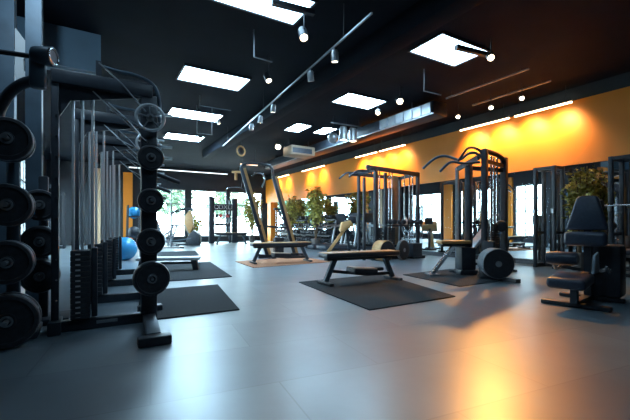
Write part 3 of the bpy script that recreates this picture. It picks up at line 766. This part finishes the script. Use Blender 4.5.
# ------------------------------------------------------------------ squat racks by the mirror
def squat_rack(c, label, W=.7, Dp=.5, Hh=2.36):
    t = thing('squat_rack', label, 'squat rack', c)
    for sx in (-1, 1):
        for sy in (-1, 1):
            MB().bar((sx * Dp / 2, sy * W / 2, 0), (sx * Dp / 2, sy * W / 2, Hh), .075, .075, .006).build('upright', m_black, t)
    for sy in (-1, 1):
        MB().bar((-Dp / 2, sy * W / 2, Hh - .04), (Dp / 2, sy * W / 2, Hh - .04), .06, .07).build('top_beam', m_black, t)
        MB().bar((-Dp / 2, sy * W / 2, .05), (Dp / 2, sy * W / 2, .05), .07, .08).build('base_beam', m_black, t)
        MB().box((-Dp / 2 - .06, sy * W / 2, 1.32), (.07, .05, .1)).build('bar_catch', m_steel, t)
        MB().bar((-Dp / 2, sy * W / 2, .82), (Dp / 2, sy * W / 2, .82), .04, .06).build('safety_arm', m_black, t)
    for sx in (-1, 1): MB().bar((sx * Dp / 2, -W / 2, Hh - .04), (sx * Dp / 2, W / 2, Hh - .04), .06, .07).build('cross_bar', m_black, t)
    MB().bar((Dp / 2, -W / 2, .05), (Dp / 2, W / 2, .05), .07, .08).build('base_beam', m_black, t)
def barbell(c, label, L=1.0):
    t = thing('barbell', label, 'barbell', c)
    MB().cyl((0, -L / 2, 0), (0, L / 2, 0), .016, seg=12).build('shaft', m_chrome, t)
    for s_ in (-1, 1): MB().lathe([(.03, 0), (.1, .005), (.115, .02), (.115, .05), (.1, .065), (.03, .07)], (0, s_ * (L / 2 - .1) - (.07 if s_ > 0 else 0), 0), (0, 1, 0), 24).build('plate', m_rubber, t)
squat_rack((9.2, 4.66, 0), 'tall black squat rack against the mirror beside the leafy tree', .42, .36)
squat_rack((9.08, 2.95, 0), 'tall black squat rack against the mirror at the right border')
barbell((8.77, 2.95, 1.388), 'barbell resting on the squat rack at the right border', 1.26)
squat_rack((-1.35, 15.3, 0), 'squat rack in front of the middle left window, seen in the mirror')
squat_rack((-1.35, 19.2, 0), 'squat rack at the far left wall by the last window, seen in the mirror')
# solid reclined bench standing in for a seat reflected in the mirror
q = D(524, 225, 9.0)
rb = thing('reclined_bench', 'grey reclined bench between pull-up tower and mirror, in place of a reflected seat', 'bench', (8.25, 5.75, 0), math.radians(-25))
MB().prism([(-.35, -.17, .42), (-.30, -.17, .36), (.45, -.17, 1.25), (.38, -.17, 1.28)], (0, .34, 0), .02).build('back_pad', m_steel, rb)
MB().box((-.5, 0, .40), (.42, .34, .08), bev=.02).build('seat_pad', m_pad, rb)
MB().bar((-.6, 0, .36), (-.6, 0, .0), .06, .06).build('leg', m_black, rb); MB().bar((.2, 0, .9), (.4, 0, .0), .06, .06).build('leg', m_black, rb)
MB().bar((-.6, 0, .04), (.4, 0, .04), .07, .06).build('base_beam', m_black, rb)

# ------------------------------------------------------------------ preacher bench and cardio machines
pb = thing('preacher_bench', 'tan padded preacher bench on a slanted support beyond the nearest bench', 'bench', (7.35, 10.55, 0), math.radians(-31))
MB().bar((-.45, 0, .06), (.12, 0, .85), .14, .10).build('slanted_support', m_tan, pb)
MB().prism([(-.05, -.28, .82), (.0, -.28, .72), (.42, -.28, 1.0), (.30, -.28, 1.16), (.02, -.28, 1.10)], (0, .62, 0), .03).build('arm_pad', m_tan, pb)
MB().box((.38, .0, 1.16), (.26, .3, .26), bev=.03).build('head_block', m_black, pb)
MB().bar((.2, 0, .85), (.3, 0, .04), .08, .08).build('leg', m_black, pb)
MB().bar((-.5, 0, .04), (.45, 0, .04), .09, .08).build('base_beam', m_black, pb)
for s_ in (-.45, .4): MB().box((s_, 0, .03), (.09, .6, .06)).build('foot', m_black, pb)
def treadmill(c, rz, label):
    t = thing('treadmill', label, 'treadmill', c, rz, 'treadmills by the mirror wall')
    MB().box((0, 0, .12), (1.6, .7, .16), bev=.03).build('deck', m_black, t)
    MB().box((-.05, 0, .205), (1.45, .48, .012)).build('belt', m_rubber, t)
    for s_ in (-1, 1):
        MB().bar((.55, s_ * .34, .15), (.80, s_ * .34, 1.2), .07, .06).build('post', m_steel, t)
        MB().tube([(.74, s_ * .34, 1.0), (.45, s_ * .34, 1.0), (.1, s_ * .34, .92)], .025, 8, 1).build('hand_rail', m_steel, t)
    c_ = MB().box((.84, 0, 1.3), (.08, .66, .42), M.Rotation(-.4, 3, 'Y'), .02).build('console', m_black, t)
    MB().box((.80, 0, 1.32), (.02, .4, .24), M.Rotation(-.4, 3, 'Y')).build('screen', e_screen, c_)
treadmill((8.35, 12.2, 0), 0, 'treadmill facing the mirror, nearer of the pair')
treadmill((8.35, 13.15, 0), 0, 'treadmill facing the mirror, farther of the pair')

# ------------------------------------------------------------------ tall inclined cable frame beyond the far bench
def incline_tower():
    a0, a1 = D(263, 243, 11.2), D(241, 168, 11.0)
    b0, b1 = D(291, 243, 11.6), D(273, 176, 11.4)
    t = thing('inclined_cable_frame', 'tall frame of two leaning posts and curved top bar beyond the tan mat', 'gym machine', (a0.x, a0.y, 0))
    o = V((a0.x, a0.y, 0))
    def ext(p, q): d = q - p; k = p.z / -d.z; return p + d * k
    ga, gb = ext(a0, a1), ext(b0, b1)
    ga.z = gb.z = .05
    for g, q, w in ((ga, a1, .10), (gb, b1, .09)):
        MB().bar(g - o, q - o, w, w, .01).build('post', m_black, t)
        off = V((.09, -.02, 0))
        MB().bar(g - o + off, q - o + off, .03, .09).build('guide_rail', m_tan, t)
    up = D(247, 163, 11.1); u2 = D(265, 164, 11.3)
    MB().tube([a1 - o, D(242, 165, 11) - o, up - o, u2 - o, D(272, 167, 11.4) - o, b1 - o], .042, 10, 1).build('top_bar', m_black, t)
    MB().tube([D(252, 176, 11.1) - o, D(256, 172, 11.1) - o, D(263, 173, 11.2) - o, D(265, 180, 11.2) - o, D(262, 187, 11.2) - o], .03, 8, 2).build('curved_arm', m_chrome, t)
    MB().bar(D(232, 172, 11) - o, D(243, 172, 11) - o, .06, .06).build('t_bar', m_tan, t)
    MB().bar(D(236, 172, 11) - o, D(236, 180, 11) - o, .07, .05).build('t_bar', m_tan, t)
    MB().tube([D(226, 190, 10.9) - o, D(229, 187, 10.9) - o, D(241, 187, 11) - o, D(245, 190, 11) - o], .016, 8, 1).build('lat_bar', m_chrome, t)
    MB().tube([D(244, 172, 11) - o, D(241, 188, 11) - o], .006, 6).build('cable', m_steel, t)
    MB().bar(ga - o - V((.3, 0, 0)), gb - o + V((.3, 0, 0)), .1, .1).build('base_beam', m_black, t)
    c = ga - o; e_ = gb - o
    for q in (c, e_): MB().box((q.x, q.y, .04), (.12, 1.0, .08)).build('foot', m_black, t)
    MB().bar((c + (a1 - o - c) * .35), (e_ + (b1 - o - e_) * .35), .05, .06).build('cross_bar', m_black, t)
    s = MB(); m_ = (c + e_) / 2
    for k in range(10): s.box((m_.x, m_.y + .2, .12 + k * .05), (.3, .14, .045))
    s.build('weight_stack', m_rubber, t)
    for dx in (-.08, .08): MB().cyl((m_.x + dx, m_.y + .2, .1), (m_.x + dx, m_.y + .2, 1.5), .014).build('guide_rod', m_chrome, t)
    MB().box((m_.x, m_.y + .2, 1.5), (.3, .1, .06)).build('rod_bracket', m_black, t)
    MB().bar((m_.x, m_.y + .2, 1.5), (m_.x, m_.y + .02, 1.25), .05, .05).build('link_arm', m_black, t)
incline_tower()

# ------------------------------------------------------------------ storage columns with dumbbells in front of the back windows
cL, cR = onY(211.5, 20.2), onY(234.5, 20.2)
st = thing('storage_stand', 'black two-column storage stand before the back windows with a lettered board', 'rack', (cL.x, 20.2, 0))
wd = cR.x - cL.x
MB().box((0, 0, 1.27), (.27, .24, 2.54), bev=.02).build('column', m_black, st)
MB().box((wd, 0, 1.24), (.30, .24, 2.48), bev=.02).build('column', m_black, st)
MB().box((wd - .26, .02, 1.2), (.1, .1, 2.4), bev=.01).build('column', m_slate, st)
for z in (.45, .95, 1.4): MB().box((wd / 2, -.05, z), (wd, .3, .04)).build('shelf', m_black, st)
bd = MB().box((wd / 2, .0, 1.98), (wd - .2, .04, .36)).build('board', m_black, st)
tx = bpy.data.curves.new('lettering', 'FONT'); tx.body = 'COXO'; tx.size = .34; tx.extrude = .004; tx.align_x = 'CENTER'; tx.align_y = 'CENTER'
to = bpy.data.objects.new('lettering_curve', tx); C.objects.link(to)
dg = bpy.context.evaluated_depsgraph_get(); me = bpy.data.meshes.new_from_object(to.evaluated_get(dg)); bpy.data.objects.remove(to)
lo = bpy.data.objects.new('lettering', me); C.objects.link(lo); me.materials.clear(); me.materials.append(m_white)
lo.parent = bd; lo.location = (wd / 2, -.026, 1.98); lo.rotation_euler = (PI / 2, 0, 0)
for ti, z in enumerate((.47, .97)):
    for k in range(5):
        dumbbell((cL.x + .24 + k * .16, 20.2 - .08, z + .075), PI / 2, 'black dumbbell, %s from left, %s shelf of the stand by the back windows' % (ORD[k], ('lower', 'middle')[ti]), 'dumbbells on the window stand', .95)
def kettlebell(p, m, label):
    t = thing('kettlebell', label, 'kettlebell', p, group='kettlebells on the window stand')
    MB().lathe([(0, 0), (.05, 0), (.09, .03), (.1, .09), (.085, .15), (.05, .18), (0, .185)], (0, 0, 0), (0, 0, 1), 16).build('bell', m, t)
    MB().tube([(-.055, 0, .15), (-.06, 0, .22), (-.03, 0, .26), (.03, 0, .26), (.06, 0, .22), (.055, 0, .15)], .016, 8, 1).build('handle', m_steel, t)
for k, (m, cn) in enumerate(((m_rubber, 'black'), (m_red, 'red'), (m_white, 'white'), (m_red, 'red'))):
    kettlebell((cL.x + .27 + k * .20, 20.11, 1.423), m, '%s kettlebell, %s from left on the top shelf by the back windows' % (cn, ORD[k]))

# ------------------------------------------------------------------ cardio by the back-left windows
q = onY(188, 19.0)
el = thing('elliptical_trainer', 'elliptical trainer with tan cover in front of the left back window', 'elliptical trainer', (q.x, 19.0, 0), math.radians(-28))
MB().prism([(-.1, -.1, .75), (.12, -.1, .55), (.28, -.1, .9), (.24, -.1, 1.45), (.1, -.1, 1.75), (-.1, -.1, 1.5), (-.16, -.1, 1.1)], (0, .2, 0), .04).build('cover', m_tan, el)
MB().tube([(-.85, 0, 1.55), (-.6, 0, 1.68), (-.1, 0, 1.8), (.15, 0, 1.82), (.25, 0, 1.7)], .06, 10, 2).build('arm', m_black, el)
MB().prism([(-.1, -.2, .06), (.62, -.2, .06), (.62, -.2, .5), (.3, -.2, .75), (.1, -.2, .55)], (0, .4, 0), .03).build('drive_housing', m_black, el)
MB().bar((-.9, 0, .05), (.6, 0, .05), .14, .08).build('base_beam', m_black, el)
for s_ in (-1, 1):
    MB().bar((-.8, s_ * .16, .2), (.2, s_ * .16, .35), .12, .06).build('pedal_arm', m_slate, el)
    MB().tube([(.1, s_ * .2, .5), (-.2, s_ * .24, 1.3), (-.35, s_ * .24, 1.75)], .022, 8, 1).build('handle', m_steel, el)
MB().bar((-.8, 0, .06), (-.8, 0, 1.55), .06, .06).build('post', m_steel, el)
def bike(c, rz, label):
    t = thing('exercise_bike', label, 'exercise bike', c, rz, 'exercise bikes at the far left')
    fw = MB().ring((-.45, 0, .36), (0, 1, 0), .29, .05).build('flywheel', m_white, t)
    sp = MB()
    for k in range(6): sp.bar((-.45, 0, .36), (-.45 + .28 * math.cos(k * PI / 3), 0, .36 + .28 * math.sin(k * PI / 3)), .03, .02)
    sp.build('spoke', m_steel, fw)
    MB().bar((-.45, .07, .36), (.1, .07, .75), .06, .07).bar((.1, .0, .3), (.35, 0, .95), .06, .06).bar((-.45, -.07, .36), (.1, -.07, .3), .05, .06).bar((-.3, 0, .5), (-.5, 0, 1.15), .06, .06).bar((.1, -.1, .75), (.1, .1, .3), .05, .05).bar((-.3, -.1, .46), (-.3, .1, .46), .05).build('frame', m_steel, t)
    MB().box((.36, 0, .98), (.26, .2, .07), bev=.03).build('saddle', m_black, t)
    MB().tube([(-.7, -.2, 1.2), (-.55, -.2, 1.18), (-.48, 0, 1.15), (-.55, .2, 1.18), (-.7, .2, 1.2)], .018, 8, 1).build('handlebar', m_black, t)
    for x in (-.6, .5): MB().box((x, 0, .03), (.08, .5, .06)).build('foot', m_black, t)
    MB().bar((-.6, 0, .04), (.5, 0, .04), .07, .05).bar((.1, 0, .05), (.1, 0, .32), .06).build('base_beam', m_steel, t)
q = onY(169, 16.6); bike((q.x, 16.6, 0), math.radians(15), 'pale flywheel exercise bike beside the near machine post, nearer one')
q = onY(166, 18.6); bike((q.x, 18.6, 0), math.radians(15), 'pale flywheel exercise bike farther back by the left window')

# ------------------------------------------------------------------ plants
def plant(c, h, r, base, label, n, ls=.13, drop=0, pot=.19, ph=.4):
    t = thing('potted_plant', label, 'plant', c)
    MB().lathe([(pot * .75, 0), (pot, ph * .9), (pot * 1.05, ph), (pot * .92, ph), (pot * .88, ph - .05), (0, ph - .05)], (0, 0, 0), (0, 0, 1), 24).build('pot', m_soil, t)
    st = MB(); lf = MB()
    for k in range(9):
        a = k * 2.4; rr = r * .75 * math.sqrt((k + .5) / 9)
        top = V((rr * math.cos(a), rr * math.sin(a), base + (h - base) * random.uniform(.55, .98)))
        st.tube([(0.03 * math.cos(a), .03 * math.sin(a), ph - .06), (top.x * .35, top.y * .35, (ph + top.z) * .5), top], .014, 6, 1)
        for j in range(n // 9):
            u = random.random() ** .6
            p = V((top.x * (.35 + .65 * u), top.y * (.35 + .65 * u), base + (top.z - base) * u)) + V((random.gauss(0, r * .22), random.gauss(0, r * .22), random.gauss(0, .09)))
            p.x = max(-r, min(r, p.x)); p.y = max(-r, min(r, p.y))
            lf.leaf(p, (random.gauss(0, 1), random.gauss(0, 1), random.gauss(-.1, .7)), ls * random.uniform(.6, 1.2), ls * .28)
    st.build('stem', m_bark, t); lf.build('foliage', m_leaf, t)
plant((9.12, 3.98, 0), 2.36, .30, .7, 'tall leafy tree in a pot between the squat racks behind the leg machine', 1300, .11)
q = onX(325, 8.75); plant((8.40, 14.0, 0), 2.75, .5, 1.0, 'tall bushy plant rising above the dumbbell racks', 1100, .18)
plant((8.42, 16.38, 0), 2.45, .38, 1.0, 'slimmer leafy plant farther along the dumbbell racks', 700, .16)
q = onY(252, 20.6); plant((q.x, 20.6, 0), 2.9, .6, .8, 'yellow green bushy plant by the back window behind the leaning frame', 1000, .2)
q = onY(193, 21.2); plant((q.x, 21.2, 0), 1.6, .5, .3, 'low dark shrub in a pot below the left back window', 500, .2)

# ------------------------------------------------------------------ world and view
w = bpy.data.worlds.new('world'); scene.world = w; w.use_nodes = True
bg = w.node_tree.nodes['Background']; bg.inputs[0].default_value = (.76, .92, 1.0, 1); bg.inputs[1].default_value = 26
scene.view_settings.view_transform = 'Standard'; scene.view_settings.look = 'None'
scene.view_settings.exposure = 0.0; scene.view_settings.gamma = 1.0; scene.view_settings.use_curve_mapping = False
scene.cycles.use_denoising = True
scene.cycles.max_bounces = 8; scene.cycles.transparent_max_bounces = 12
scene.cycles.sample_clamp_indirect = 6.0
